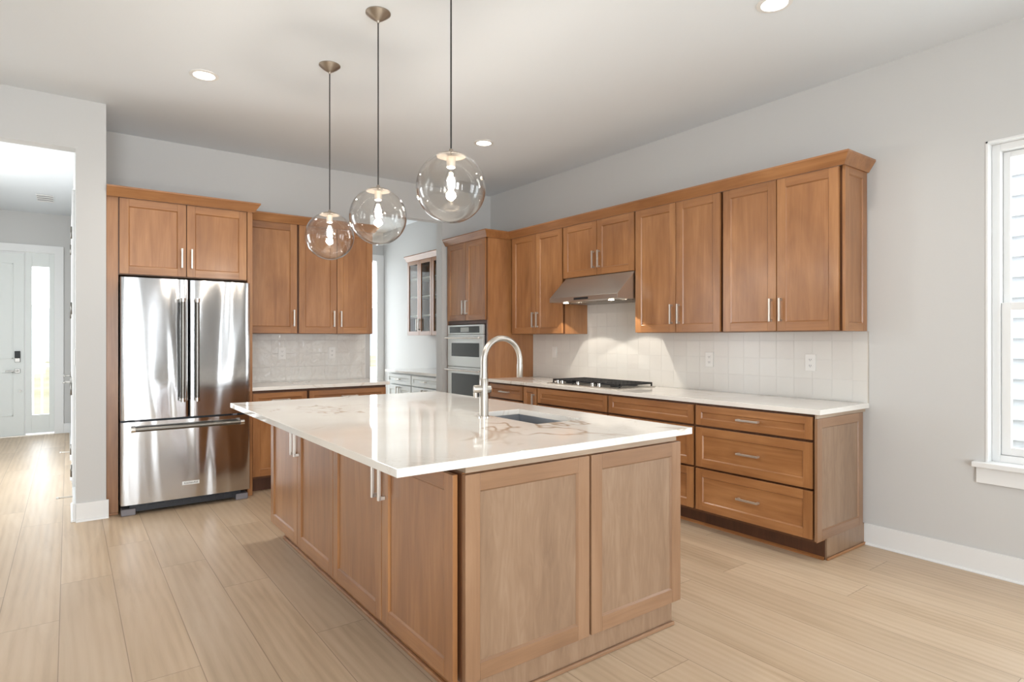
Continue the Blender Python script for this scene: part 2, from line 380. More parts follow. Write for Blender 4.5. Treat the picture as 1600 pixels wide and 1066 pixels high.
mb = MB(); frame4(mb, XR+.11, XR+.135, WY0+.052, WY1-.052, 1.495, WZ1-.053, .032); build('upper_sash', mb, 'trim', root, .002)
mb = MB(); frame4(mb, XR+.075, XR+.105, WY0+.052, WY1-.052, WZ0+.042, 1.535, .043); build('lower_sash', mb, 'trim', root, .002)
mb = MB(); mb.box(XR+.121, XR+.125, WY0+.08, WY1-.08, 1.52, WZ1-.08); build('pane', mb, 'pane', root)
mb = MB(); mb.box(XR+.088, XR+.092, WY0+.09, WY1-.09, WZ0+.08, 1.50); build('pane', mb, 'pane', root)
mb = MB(); mb.box(XR-.045, XR+.06, WY0-.055, WY1+.055, WZ0-.030, WZ0); build('window_sill', mb, 'trim', root, .004)
mb = MB(); mb.box(XR-.018, XR-.0005, WY0-.04, WY1+.04, WZ0-.12, WZ0-.0305); build('apron', mb, 'trim', root, .002)

mb = MB(); frame4(mb, XR+.06, XR+.14, -1.95, -.35, WZ0-.03, WZ1, .05); mb.box(XR+.06, XR+.14, -1.18, -1.12, WZ0+.02, WZ1-.05); struct('window_11', mb, 'trim')  # unseen window added to put sheen on the island end
# bright window at the far end of the pantry
root = build('window_2', (lambda mb: (mb.box(4.045, 4.165, 9.165, 9.2, .02, 2.66), mb.box(2.4, 2.5, 9.17, 9.2, .02, 2.66), mb.box(2.4, 4.165, 9.17, 9.2, 2.6, 2.70), mb.box(2.4, 4.045, 9.17, 9.2, .02, .12), mb)[-1])(MB()), 'trim', None, .002, 'structure', keep=True)
mb = MB(); mb.box(2.5, 4.045, 9.25, 9.255, .12, 2.6); build('pane', mb, 'pane', root)
# made-up openings behind the camera, placed for daylight and refrigerator reflections
for k, (a, b) in enumerate(REAR):
    mb = MB(); mb.box(a, a+.05, -4.16, -4.08, 0, 2.5); mb.box(b-.05, b, -4.16, -4.08, 0, 2.5); mb.box(a+.05, b-.05, -4.16, -4.08, 2.45, 2.5)
    struct('window_%d' % (k+8), mb, 'trim')
mb = MB(); mb.box(-1.97, -1.88, 6.1, 6.17, .5, 2.5); mb.box(-1.97, -1.88, 8.03, 8.1, .5, 2.5); struct('window_6', mb, 'trim')  # unseen window added to carry the extra hall daylight

# front door with sidelight at the end of the hall
YD = 10.6
root = build('door_1', (lambda mb: (mb.box(DX0, DX1, YD-.005, YD+.045, .012, 2.50), mb)[-1])(MB()), 'door', None, .002, 'structure', keep=True)
for (a0, a1, z0, z1) in ((DX0+.13, -.60, 1.06, 2.36), (DX0+.13, -.60, .28, .88)):
    mb = MB(); fq = mapper('y-', YD-.005)
    for (p, q, r, s_) in ((a0, a0+.014, z0, z1), (a1-.014, a1, z0, z1), (a0, a1, z0, z0+.014), (a0, a1, z1-.014, z1)): mbox(mb, fq, p, q, 0, .007, r, s_)
    build('panel_molding', mb, 'door', root, .002)
mb = MB(); mb.box(DX1+.0005, SX0-.0005, YD+.005, YD+.05, 0.012, 2.53); mb.box(DX0-.019, DX1, YD+.005, YD+.05, 2.5005, 2.529); mb.box(DX0-.019, DX0-.0005, YD+.005, YD+.05, .012, 2.5); build('door_jamb', mb, 'trim', root)
mb = MB(); mb.box(-.585, -.525, YD-.032, YD-.0055, 1.07, 1.165); build('keypad', mb, 'black', root, .004)
mb = MB(); mb.box(-.585, -.525, YD-.030, YD-.0055, 1.015, 1.07); build('lock_plate', mb, 'steel_dark', root, .004)
mb = MB(); mb.box(-.585, -.525, YD-.02, YD-.0055, .865, .925); mb.box(-.68, -.545, YD-.055, YD-.04, .887, .903); mb.box(-.565, -.545, YD-.045, YD-.019, .885, .905); build('lever_handle', mb, 'steel_dark', root, .003)
mb = MB(); mb.tube([(-.53, YD-.018, .62), (-.53, YD-.0055, .62)], .017); build('deadbolt', mb, 'steel_dark', root)
root = build('window_7', (lambda mb: (mb.box(SX0, -.401, YD, YD+.05, .03, 2.52), mb.box(-.212, SX1, YD, YD+.05, .03, 2.52), mb.box(-.401, -.212, YD, YD+.05, 2.335, 2.52), mb.box(-.401, -.212, YD, YD+.05, .03, .281), mb)[-1])(MB()), 'door', None, .002, 'structure', keep=True)
mb = MB(); mb.box(-.401, -.212, YD+.022, YD+.027, .281, 2.335); build('pane', mb, 'pane', root)
mb = MB(); mb.box(SX1, SX1+.105, YD-.02, YD, .0, 2.58); mb.box(-1.53, DX0-.01, YD-.02, YD, 0, 2.58); mb.box(-1.53, SX1+.105, YD-.021, YD, 2.525, 2.63); struct('trim_1', mb, 'trim', .002)
mb = MB(); mb.box(DX0, SX1, YD-.03, YD+.05, 0, .011); struct('trim_2', mb, 'nickel')
mb = MB(); mb.box(SX1+.105, .045, YD-.016, YD, 0, .135); struct('baseboard_entry', mb, 'trim')
# two closed doors on the right side of the hall, seen edge-on
for k, (y0, y1) in enumerate(((6.10, 6.86), (7.28, 8.04))):
    mb = MB(); mb.box(.026, .0445, y0-.10, y0-.008, 0, 2.445); mb.box(.026, .0445, y1+.008, y1+.10, 0, 2.445); mb.box(.026, .0445, y0-.10, y1+.10, 2.445, 2.535)
    root = build('door_%d' % (k+2), mb, 'trim', None, .002, 'structure', keep=True)
    mb = MB(); mb.box(.034, .0446, y0, y1, .012, 2.44); build('slab', mb, 'door', root)
    for zz in (.25, .92, 1.58, 2.2):
        mb = MB(); mb.tube([(.024, y0-.006, zz-.05), (.024, y0-.006, zz+.05)], .010, 8); build('hinge', mb, 'steel_dark', root)
    mb = MB(); mb.box(.020, .0335, y1-.09, y1-.03, .89, .98); mb.box(-.035, .021, y1-.07, y1-.05, .93, .95); mb.box(-.04, -.025, y1-.18, y1-.05, .932, .948); build('lever_handle', mb, 'steel_dark', root, .002)
mb = MB(); base_prof(mb, 'x-', .045, YS, 5.995); base_prof(mb, 'x-', .045, 6.965, 7.175); base_prof(mb, 'x-', .045, 8.145, YD-.03); struct('baseboard_passage', mb, 'trim', .002)
for y in (5.9, 8.25):
    o = MB(); o.tube([(.028, y, .08), (-.06, y, .082)], .006, 8, 0); o.tube([(-.06, y, .082), (-.075, y, .082)], .009, 8, 1)
    o = build('door_stop', o, ['nickel', 'plastic']); tag(o, 'spring door stop on hall baseboard, the %s of the two' % ('one nearer the kitchen' if y < 7 else 'one nearer the front door'), 'door stop', 'hall door stops')
# light switch by the hall corner
mb = MB(); mb.box(.0375, .0447, 5.62, 5.70, 1.13, 1.25); o = build('light_switch', mb, 'plastic', None, .002); tag(o, 'white switch plate on hall side of the wall stub, seen edge on', 'switch')
mb = MB(); mb.box(.033, .0375, 5.65, 5.67, 1.17, 1.21)
b_ = build('rocker', mb, 'plastic', o)

# outside
mb = MB(); mb.box(-40, 40, 10.8, 60, -.45, -.40); struct('ground', mb, 'ground')
mb = MB(); mb.box(2.0, 12, 9.5, 40, -.40, -.05); struct('patio', mb, 'trim')  # pale slab added so the view through the pantry window stays white
mb = MB(); mb.box(4.2, 4.33, -4.2, 9.3, 3.2, 7.2); struct('exterior_wall', mb, 'siding')  # unseen tall wall added to cut skylight on the neighbour's siding
mb = MB(); mb.box(-2.2, 1.5, 10.76, 12.9, -.40, -.06); struct('porch_floor', mb, 'grey')
mb = MB(); rr = random.Random(3)
top = [(-60+i*4, 1.5+2.2*rr.random()) for i in range(31)]
for (a, h), (b, g) in zip(top, top[1:]): 
    mb.sweep([[(a, 58, -1), (a, 70, -1), (a, 66, 1.8+h)], [(b, 58, -1), (b, 70, -1), (b, 66, 1.8+g)]], None, smooth=False)
struct('hills', mb, 'hill')
root = thing('porch_railing', 'white porch railing seen through the sidelight beside the front door', 'railing', (-.4, 12.7, -.06))
mb = MB(); mb.box(-2.2, 1.4, 12.66, 12.74, .86, .92); build('top_rail', mb, 'plastic', root)
mb = MB(); mb.box(-2.2, 1.4, 12.68, 12.72, .02, .07); build('bottom_rail', mb, 'plastic', root)
for i in range(30):
    x = -2.15+i*.12; mb = MB(); mb.box(x-.015, x+.015, 12.685, 12.715, .07, .86); build('baluster', mb, 'plastic', root)
root = thing('neighbour_house', 'white lap-sided house wall right outside the window', 'house', (7.6, 0, -.4))
mb = MB(); e = .193
P = []
n = 40
for i in range(n):
    z = -.4+i*e; P += [(7.2, z), (7.228, z+e)]
rings = [[(x, y, z) for x, z in P]+[(7.5, y, -.4+n*e), (7.5, y, -.4)] for y in (-5, 6)]
mb.sweep(rings, None, smooth=False); build('siding', mb, 'siding', root)
mb = MB(); mb.box(7.5, 8.5, -5, 6, -.4, 7.3); build('wall_core', mb, 'siding', root)
mb = MB(); mb.box(4.4, 40, -20, 10.7, -.45, -.41); struct('yard', mb, 'ground')

# ------------------------------------------------------------------ crown molding, mitred along a path (out = to the left of travel)
def crown(name, path, label, z0=2.4025, h=.075, out=.052, cat='crown molding'):
    prof = [(0, z0), (.010, z0), (.016, z0+.010), (out-.004, z0+h-.016), (out, z0+h-.012), (out, z0+h), (0, z0+h)]
    pts = [Vector((x, y)) for x, y in path]; rings = []
    for i, p in enumerate(pts):
        dirs = []
        if i: dirs.append((p-pts[i-1]).normalized())
        if i < len(pts)-1: dirs.append((pts[i+1]-p).normalized())
        ns = [Vector((-d.y, d.x)) for d in dirs]
        nn = ns[0] if len(ns) == 1 else (ns[0]+ns[1])/(1+ns[0].dot(ns[1]))
        rings.append([(p.x+nn.x*o, p.y+nn.y*o, z) for o, z in prof])
    mb = MB(); mb.sweep(rings, None, smooth=False)
    o = build(name, mb, ['wood_y' if abs(pts[-1].y-pts[0].y) > abs(pts[-1].x-pts[0].x) else 'wood_x']); return tag(o, label, cat, 'crown moldings')
crown('crown_molding', [(3.535, 6.07), (3.535, 5.226), (3.832, 5.226), (3.832, 1.756), (4.156, 1.756)][::-1], 'long stained crown molding running over the oven cabinet and the right wall cabinets')
crown('crown_molding', [(1.262, 6.07), (1.262, 5.405), (.2295, 5.405)][::1], 'deep stained crown molding above the refrigerator cabinet')
crown('crown_molding', [(2.49, 6.07), (2.49, 5.73), (1.3145, 5.73)], 'stained crown molding above the back wall cabinets right of the refrigerator')
crown('crown_molding', [(3.835, 6.24), (3.835, 7.665)], 'short crown molding over the glass door cabinet beyond the opening')

# ------------------------------------------------------------------ cabinets
UZ0, UZ1, DZ1 = 1.38, 2.412, 2.402
def carcass(root, x0, x1, y0, y1, z0, z1, mats=('wood_z',), name='carcass', back=('x', .010)):
    if back[0] == 'x': x0 += back[1]
    else: y0 += back[1]
    mb = MB(); e = .004
    if back[0] == 'x': mb.box(x0, x0+e, y0+.001, y1-.001, z0+.001, z1-.001); x0 += e+.0002
    else: mb.box(x0+.001, x1-.001, y0, y0+e, z0+.001, z1-.001); y0 += e+.0002
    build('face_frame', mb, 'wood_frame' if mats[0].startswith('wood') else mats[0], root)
    mb = MB(); mb.box(x0, x1, y0, y1, z0, z1); return build(name, mb, list(mats), root, .001)
# --- right wall uppers (front face frame x=3.85, doors to 3.83)
XF, XW = 3.852, XR-.002
def upper_right(y0, y1, splits, label, z0=UZ0, hz=None):
    r = thing('wall_cabinet', label, 'cabinet', ((XF+XW)/2, (y0+y1)/2, z0), 'wall cabinets')
    carcass(r, XF, XW, y0+.0006, y1-.0006, z0, UZ1-.001)
    for a, b, hs in splits:
        d = shaker('door', r, 'x-', XF, a, b, z0+.004, DZ1)
        pull(d, 'x-', XF-.02, a+.032 if hs < 0 else b-.032, z0+.145)
    return r
upper_right(4.362, 5.2272, [(4.374, 4.772, 1), (4.778, 5.182, -1)], 'wall cabinet in the corner between oven cabinet and range hood')
upper_right(3.448, 4.362, [(3.456, 3.896, 1), (3.902, 4.354, -1)], 'short stained wall cabinet directly above the range hood', 1.905)
upper_right(2.612, 3.448, [(2.626, 3.020, 1), (3.026, 3.440, -1)], 'tall wall cabinet just right of the range hood')
r = upper_right(1.775, 2.612, [(1.785, 2.187, 1), (2.193, 2.600, -1)], 'wall cabinet at the open right end with a paneled side')
shaker('end_panel', r, 'y-', 1.774, XF+.004, XW-.012, UZ0, UZ1-.001, t=.018, rail=.052)
# --- tall oven cabinet
TX = 3.555; TY0, TY1 = 5.2285, 6.072
r = thing('oven_cabinet', 'tall stained cabinet housing the wall oven, beside the pantry opening', 'cabinet', (3.85, 5.65, 0))
mb = MB(); mb.box(TX, XW, TY0, TY0+.02, 0, UZ1-.001); build('side_panel', mb, 'wood_z', r, .001)
mb = MB(); mb.box(TX, XW, TY1-.02, TY1, 0, UZ1-.001); build('side_panel', mb, 'wood_z', r, .001)
mb = MB(); mb.box(TX+.02, XW, TY0+.02, TY1-.02, 1.51, UZ1-.001); build('carcass', mb, 'wood_z', r)
mb = MB(); mb.box(TX+.02, XW, TY0+.02, TY1-.02, .1, .34); build('drawer_box', mb, 'wood_z', r)
mb = MB()
mb.box(TX, TX+.02, TY0+.0201, TY0+.04, .1, UZ1-.002); mb.box(TX, TX+.02, TY1-.04, TY1-.0201, .1, UZ1-.002)
mb.box(TX, TX+.02, TY0+.04, TY1-.04, 1.494, 1.535); mb.box(TX, TX+.02, TY0+.04, TY1-.04, .30, .345); mb.box(TX, TX+.02, TY0+.04, TY1-.04, 2.38, UZ1-.002)
build('face_frame', mb, 'wood_dark', r)
for a, b, hs in ((TY0+.03, 5.642, 1), (5.648, TY1-.03, -1)):
    d = shaker('door', r, 'x-', TX-.0004, a, b, 1.534, DZ1); pull(d, 'x-', TX-.0204, b-.032 if hs > 0 else a+.032, 1.534+.145)
d = shaker('drawer', r, 'x-', TX-.0004, TY0+.03, TY1-.03, .115, .315, horiz=True); pull(d, 'x-', TX-.0204, 5.65, .215, vertical=False)
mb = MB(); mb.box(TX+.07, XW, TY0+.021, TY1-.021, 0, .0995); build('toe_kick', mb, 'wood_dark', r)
# --- wall oven
r = thing('wall_oven', 'stainless double wall oven with microwave on top, set in the tall cabinet', 'oven', (3.8, 5.65, .35))
OY0, OY1 = 5.283, 6.018
mb = MB(); mb.box(TX+.024, XR-.08, OY0+.02, OY1-.02, .36, 1.484); build('body', mb, 'dark', r)
f = mapper('x-', TX-.001)
def oven_part(name, z0, z1, t=.028, mat='steel_light'):
    mb = MB(); mbox(mb, f, OY0, OY1, 0, t, z0, z1); return build(name, mb, mat, r, .002)
p = oven_part('control_panel', 1.382, 1.486)
mb = MB(); mbox(mb, f, OY0+.07, OY1-.05, .0285, .031, 1.398, 1.468); k_ = build('glass_strip', mb, 'ovenglass', p)
mb = MB(); mbox(mb, f, 5.56, 5.73, .0285, .0325, 1.408, 1.458); build('display', mb, 'lcd', p)
def oven_door(z0, z1, g0, g1, hz):
    d = oven_part('oven_door', z0, z1)
    mb = MB(); mbox(mb, f, OY0+.075, OY1-.09, .0285, .0305, g0, g1); build('glass', mb, 'ovenglass', d)
    mb = MB(); fa = f(OY0+.03, .065, hz); fb = f(OY1-.005, .065, hz)
    mb.tube([fa, fb], .011, 12)
    for a in (OY0+.06, OY1-.06): mb.tube([f(a, .0285, hz), f(a, .065, hz)], .008, 8)
    build('handle', mb, 'chrome', d)
oven_door(1.022, 1.378, 1.135, 1.285, 1.345)
oven_door(.352, 1.017, .55, .945, .985)

# --- base cabinets on the right wall
BX = 3.552; BZ0, BZ1 = .118, .882
def base_right(y0, y1, label):
    r = thing('base_cabinet', label, 'cabinet', ((BX+XW)/2, (y0+y1)/2, 0), 'base cabinets')
    carcass(r, BX, XW, y0+.0006, y1-.0006, BZ0, BZ1)
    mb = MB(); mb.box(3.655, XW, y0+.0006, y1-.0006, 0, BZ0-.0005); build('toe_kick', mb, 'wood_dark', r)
    mb = MB(); f = mapper('x-', 3.6545)
    mb.sweep([[f(a, d, z) for d, z in ((0, 0), (.013, 0), (.012, .008), (0, .018))] for a in (y0+.0006, y1-.0006)], None, smooth=False); build('shoe_molding', mb, 'wood_y', r)
    return r
def drawer(r, y0, y1, z0, z1, h=True, rail=.045):
    d = shaker('drawer', r, 'x-', BX-.0004, y0, y1, z0, z1, horiz=True, rail=rail)
    if h: pull(d, 'x-', BX-.0204, (y0+y1)/2, (z0+z1)/2, vertical=False)
    return d
DR = ((.732, .868), (.442, .716), (.142, .428))
r = base_right(1.785, 2.626, 'three-drawer base cabinet at the open right end of the run')
for i, (a, b) in enumerate(DR): drawer(r, 1.797, 2.616, a, b, True, .045 if i == 0 else .055)
shaker('end_panel', r, 'y-', 1.784, BX-.018, 4.12, .135, .858, t=.018, rail=.055, mats=['pale_z', 'pale_x', 'veneer'], pm=2)
mb = MB(); mb.box(BX-.012, XW, 1.772, 1.7835, .8585, BZ1); build('edge_strip', mb, 'ply', r)
mb = MB(); mb.box(3.665, XW, 1.774, 1.785, 0, .134); build('toe_return', mb, 'veneer', r)
mb = MB(); mb.box(3.655, XW-.01, 1.762, 1.7738, 0, .016); build('shoe_molding', mb, 'wood_x', r, .004)
r = base_right(2.626, 3.468, 'drawer base cabinet under the front half of the counter, left of the end drawers')
for i, (a, b) in enumerate(DR): drawer(r, 2.638, 3.458, a, b, i > 0, .045 if i == 0 else .055)
r = base_right(3.468, 4.385, 'base cabinet below the cooktop with a plain front and no pull')
drawer(r, 3.478, 4.375, .732, .868, False)
for a, b, hs in ((3.478, 3.924, 1), (3.93, 4.375, -1)):
    d = shaker('door', r, 'x-', BX-.0004, a, b, .142, .716); pull(d, 'x-', BX-.0204, b-.032 if hs > 0 else a+.032, .62)
r = base_right(4.385, 4.60, 'narrow pull-out base cabinet with a vertical bar handle left of the cooktop')
d = shaker('door', r, 'x-', BX-.0004, 4.395, 4.59, .142, .868, rail=.045); pull(d, 'x-', BX-.0204, 4.425, .735)
r = base_right(4.60, 5.2275, 'corner base cabinet between the oven cabinet and the narrow pull-out')
drawer(r, 4.61, 5.17, .732, .868); d = shaker('door', r, 'x-', BX-.0004, 4.61, 5.17, .142, .716); pull(d, 'x-', BX-.0204, 4.64, .62)
mb = MB(); mb.box(3.522, XR-.012, 1.744, 5.2275, .884, .914); o = build('countertop', mb, 'quartz2', None, .002, keep=True); tag(o, 'long white quartz worktop along the right wall holding the cooktop', 'countertop')
mb = MB(); mb.box(XR-.011, XR-.001, 1.756, 5.2275, .9145, 1.379); mb.box(XR-.011, XR-.001, 3.4485, 4.361, 1.379, 1.904)
mb.box(XR-.0115, XR-.001, 1.750, 1.7558, .9145, 1.379, 1)
o = build('tile_backsplash', mb, ['tile_x', 'nickel'], None, 0, keep=True); tag(o, 'white glazed tile backsplash on the right wall behind the cooktop', 'backsplash')

# --- refrigerator cabinet and side panels
r = thing('refrigerator_cabinet', 'deep two-door cabinet above the refrigerator with tall side panels', 'cabinet', (.75, 5.75, 0))
FY = 5.435
carcass(r, .3065, 1.2195, FY, YB-.002, 1.82, UZ1-.001, back=('y', .01))
for a, b, hs in ((.312, .760, 1), (.766, 1.214, -1)):
    d = shaker('door', r, 'y-', FY, a, b, 1.826, DZ1); pull(d, 'y-', FY-.02, b-.032 if hs > 0 else a+.032, 1.826+.145)
mb = MB(); mb.box(.2305, .306, FY, YB-.002, 0, UZ1-.001); build('side_panel', mb, 'wood_z', r, .001)
mb = MB(); mb.box(1.22, 1.26, FY-.02, YB-.002, 0, UZ1-.001); build('side_panel', mb, 'wood_z', r, .001)
mb = MB(); mb.box(.2325, .306, FY-.013, FY-.0005, 0, .018); build('shoe_molding', mb, 'wood_x', r, .003)
# --- refrigerator
r = thing('refrigerator', 'stainless french-door refrigerator with a bottom freezer drawer', 'refrigerator', (.765, 5.7, 0))
FX0, FX1, FD = .312, 1.213, 5.37
mb = MB(); mb.box(FX0+.004, FX1-.004, FD+.002, 6.03, .075, 1.775); build('body', mb, 'dark', r)
def curved_front(x0, x1, z0, z1, depth=.075, bulge=.006, n=14):
    mb = MB(); c = (x0+x1)/2; h = (x1-x0)/2; rad = .012
    P = []
    for i in range(n+1):
        t = -1+2*i/n; x = c+t*(h-rad); P.append((x, FD-depth-bulge*(1-t*t)))
    P = [(x0, FD), (x0, FD-depth+rad), (x0+rad*.3, FD-depth+rad*.3)]+P+[(x1-rad*.3, FD-depth+rad*.3), (x1, FD-depth+rad), (x1, FD)]
    mb.sweep([[(x, y, z) for x, y in P] for z in (z0, z1)], None, smooth=False)
    for f in mb.b.faces:
        if len(f.verts) == 4: f.smooth = True
    return mb
def fridge_handle(pa, pb, parent, off):
    mb = MB(); pa, pb = Vector(pa), Vector(pb); d = (pb-pa).normalized()
    mb.tube([pa+d*.015, pb-d*.015], .0165, 20, 0)
    for q, s in ((pa, 1), (pb, -1)):
        mb.tube([q, q+d*s*.028], .0195, 20, 1)
        mb.tube([q+d*s*.014, q+d*s*.014+Vector((0, off, 0))], .010, 10, 1)
    return build('handle', mb, ['steel_dark', 'chrome'], parent)
d = build('door', curved_front(FX0, .7605, .722, 1.792), 'steel', r); fridge_handle((.712, 5.228, .845), (.712, 5.228, 1.645), d, .061)
d = build('door', curved_front(.7665, FX1, .722, 1.792), 'steel', r); fridge_handle((.811, 5.228, .845), (.811, 5.228, 1.645), d, .061)
d = build('freezer_drawer', curved_front(FX0, FX1, .088, .706), 'steel', r); fridge_handle((.372, 5.228, .655), (1.153, 5.228, .655), d, .061)
# badge with its lettering
mb = MB(); mb.box(.715, .835, 5.2835, 5.2875, .190, .217)
cu = bpy.data.curves.new('badge_text', 'FONT'); cu.body = 'KitchenAid'; cu.size = .0215; cu.align_x = 'CENTER'; cu.align_y = 'CENTER'; cu.extrude = .0005
to = bpy.data.objects.new('badge_text', cu); C.objects.link(to)
bpy.context.view_layer.update()
tm = bpy.data.meshes.new_from_object(to.evaluated_get(bpy.context.evaluated_depsgraph_get()))
tm.transform(Matrix.Translation((.775, 5.2832, .2035)) @ Matrix.Rotation(R(90), 4, 'X'))
bpy.data.objects.remove(to); nf = len(mb.b.faces); mb.b.from_mesh(tm); mb.b.faces.ensure_lookup_table()
for i in range(nf, len(mb.b.faces)): mb.b.faces[i].material_index = 1
build('badge', mb, ['steel_light', 'black'], d)
mb = MB(); mb.box(FX0+.06, FX1-.06, 5.36, 5.40, .02, .074)
for i in range(12): mb.box(FX0+.12+i*.06, FX0+.165+i*.06, 5.352, 5.36, .035, .06)
build('grille', mb, 'dark', r)
for a in (FX0+.006, FX1-.10):
    mb = MB(); mb.box(a, a+.094, 5.335, 5.43, 0, .05); build('foot', mb, 'grey', r, .006)
for a in (FX0+.09, FX1-.13):
    mb = MB(); mb.box(a, a+.035, 5.31, 5.368, .708, .720); build('hinge_bracket', mb, 'grey', r, .002)

# --- back wall uppers and base
YF2 = 5.752
def upper_back(x0, x1, splits, label):
    r = thing('wall_cabinet', label, 'cabinet', ((x0+x1)/2, 5.9, UZ0), 'wall cabinets'); carcass(r, x0+.0006, x1-.0006, YF2, YB-.002, UZ0, UZ1-.001, back=('y', .01))
    for a, b, hs in splits:
        d = shaker('door', r, 'y-', YF2, a, b, UZ0+.004, DZ1); pull(d, 'y-', YF2-.02, b-.032 if hs > 0 else a+.032, UZ0+.145)
upper_back(1.2605, 1.738, [(1.268, 1.728, 1)], 'single-door wall cabinet right beside the refrigerator')
upper_back(1.738, 2.489, [(1.748, 2.110, 1), (2.116, 2.480, -1)], 'two-door wall cabinet on the back wall next to the pantry opening')
YG = 5.478
def base_back(x0, x1, label, doors):
    r = thing('base_cabinet', label, 'cabinet', ((x0+x1)/2, 5.78, 0), 'base cabinets'); carcass(r, x0+.0006, x1-.0006, YG, YB-.002, BZ0, BZ1, back=('y', .01))
    mb = MB(); mb.box(x0+.0006, x1-.0006, YG+.08, YB-.002, 0, BZ0-.0005); build('toe_kick', mb, 'wood_dark', r)
    d = shaker('drawer', r, 'y-', YG-.0004, x0+.012, x1-.012, .732, .860, horiz=True, rail=.045); pull(d, 'y-', YG-.0204, (x0+x1)/2, .796, vertical=False)
    for a, b, hs in doors:
        d = shaker('door', r, 'y-', YG-.0004, a, b, .142, .716); pull(d, 'y-', YG-.0204, b-.032 if hs > 0 else a+.032, .62)
base_back(1.2605, 1.745, 'base cabinet right beside the refrigerator, partly behind the island', [(1.272, 1.733, 1)])
base_back(1.745, 2.512, 'base cabinet on the back wall next to the pantry opening, mostly behind the island', [(1.757, 2.125, 1), (2.131, 2.50, -1)])
mb = MB(); mb.box(1.2608, 2.537, 5.44, YB-.012, .884, .914); o = build('countertop', mb, 'quartz2', None, .002, keep=True); tag(o, 'short white quartz worktop on the back wall beside the refrigerator', 'countertop')
mb = MB(); mb.box(1.2608, 2.540, YB-.011, YB-.001, .9145, 1.379); mb.box(2.5402, 2.546, YB-.0115, YB-.001, .9145, 1.379, 1)
o = build('tile_backsplash', mb, ['tile_y', 'trim'], None, 0, keep=True); tag(o, 'glossy rippled white tile backsplash on the back wall', 'backsplash')

# --- pantry cabinets beyond the opening
PX = 3.852
r = thing('glass_cabinet', 'stained wall cabinet with glass doors and white shelves seen through the opening', 'cabinet', (4.0, 7.0, UZ0))
PY0, PY1 = 6.24, 7.665
mb = MB(); mb.box(PX, XW, PY0, PY0+.018, UZ0, UZ1-.001); mb.box(PX, XW, PY1-.018, PY1, UZ0, UZ1-.001); mb.box(PX, XW, PY0, PY1, UZ0, UZ0+.018); mb.box(PX, XW, PY0, PY1, UZ1-.02, UZ1-.001); mb.box(XW-.01, XW, PY0, PY1, UZ0, UZ1-.001); build('carcass', mb, 'wood_z', r)
for z in (1.64, 1.90, 2.15):
    mb = MB(); mb.box(PX+.02, XW-.011, PY0+.019, PY1-.019, z, z+.018); build('shelf', mb, 'white_shelf', r)
q = (PY1-PY0-.02)/4
for i in range(4):
    a = PY0+.01+i*q+.003; b = PY0+.01+(i+1)*q-.003
    d = shaker('door', r, 'x-', PX-.0006, a, b, UZ0+.004, DZ1, rail=.05, hollow=True)
    mb = MB(); mb.box(PX-.012, PX-.008, a+.048, b-.048, UZ0+.05, DZ1-.046); build('glass', mb, 'cabglass', d)
    pull(d, 'x-', PX-.0206, b-.025 if i % 2 == 0 else a+.025, UZ0+.145)
for k, (y0, y1) in enumerate(((6.95, 7.66), (6.24, 6.949))):
    r = thing('pantry_base_cabinet', 'pale base cabinet under the glass door cabinet, the %s one' % ('far left' if k == 0 else 'nearer right'), 'cabinet', (3.86, (y0+y1)/2, 0), 'pale pantry base cabinets')
    carcass(r, BX, XW, y0+.0006, y1-.0006, BZ0, BZ1, ['paint']); mb = MB(); mb.box(3.63, XW, y0+.001, y1-.001, 0, BZ0-.0005); build('toe_kick', mb, 'wood_dark', r)
    pm = ['paint', 'paint']
    d = shaker('drawer', r, 'x-', BX-.0004, y0+.015, y1-.015, .732, .860, rail=.04, mats=pm); pull(d, 'x-', BX-.0204, (y0+y1)/2, .797, .13, False)
    m_ = (y0+y1)/2
    for a, b, hs in ((y0+.015, m_-.003, 1), (m_+.003, y1-.015, -1)):
        d = shaker('door', r, 'x-', BX-.0004, a, b, .142, .716, mats=pm); pull(d, 'x-', BX-.0204, b-.032 if hs > 0 else a+.032, .62)
mb = MB(); mb.box(3.50, XR-.002, 6.235, 7.675, .884, .914); o = build('countertop', mb, 'quartz2', None, .002, keep=True); tag(o, 'white worktop under the glass door cabinet seen through the opening', 'countertop')

# ------------------------------------------------------------------ island
IX0, IX1, IY0, IY1 = .845, 2.357, 1.763, 4.215
DX = 1.087   # face of the left doors
r = thing('kitchen_island', 'stained kitchen island base with paneled end and doors under the overhang', 'island', (1.7, 2.95, 0))
BXL, BXR, BYN, BYF = DX+.0206, 2.285, 1.812, 4.175
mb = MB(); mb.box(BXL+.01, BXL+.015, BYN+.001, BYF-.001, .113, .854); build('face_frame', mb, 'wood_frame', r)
mb = MB(); mb.box(BXL+.0152, BXL+.035, BYN, BYF, .112, .855); mb.box(BXR-.02, BXR, BYN, BYF, .112, .855); mb.box(BXL+.035, BXR-.02, BYN, BYN+.02, .112, .855)
mb.box(BXL+.035, BXR-.02, BYF-.02, BYF, .112, .855); mb.box(BXL+.035, BXR-.02, BYN+.02, BYF-.02, .112, .13); build('carcass', mb, 'wood_z', r)
mb = MB(); mb.box(BXL+.02, BXR, BYN-.012, BYN+.03, .8555, .8835); mb.box(BXL+.02, BXL+.06, BYN+.03, BYF-.02, .8555, .8835); mb.box(BXR-.04, BXR, BYN+.03, BYF-.02, .8555, .8835); build('edge_strip', mb, 'ply', r)
mb = MB(); mb.box(BXL+.055, 2.262, BYN+.0004, BYF-.05, 0, .1115); build('toe_kick', mb, 'wood_x', r)
mb = MB(); mb.box(BXL+.055, 2.262, BYN-.004, BYN, 0, .1115); build('toe_return', mb, 'veneer', r)
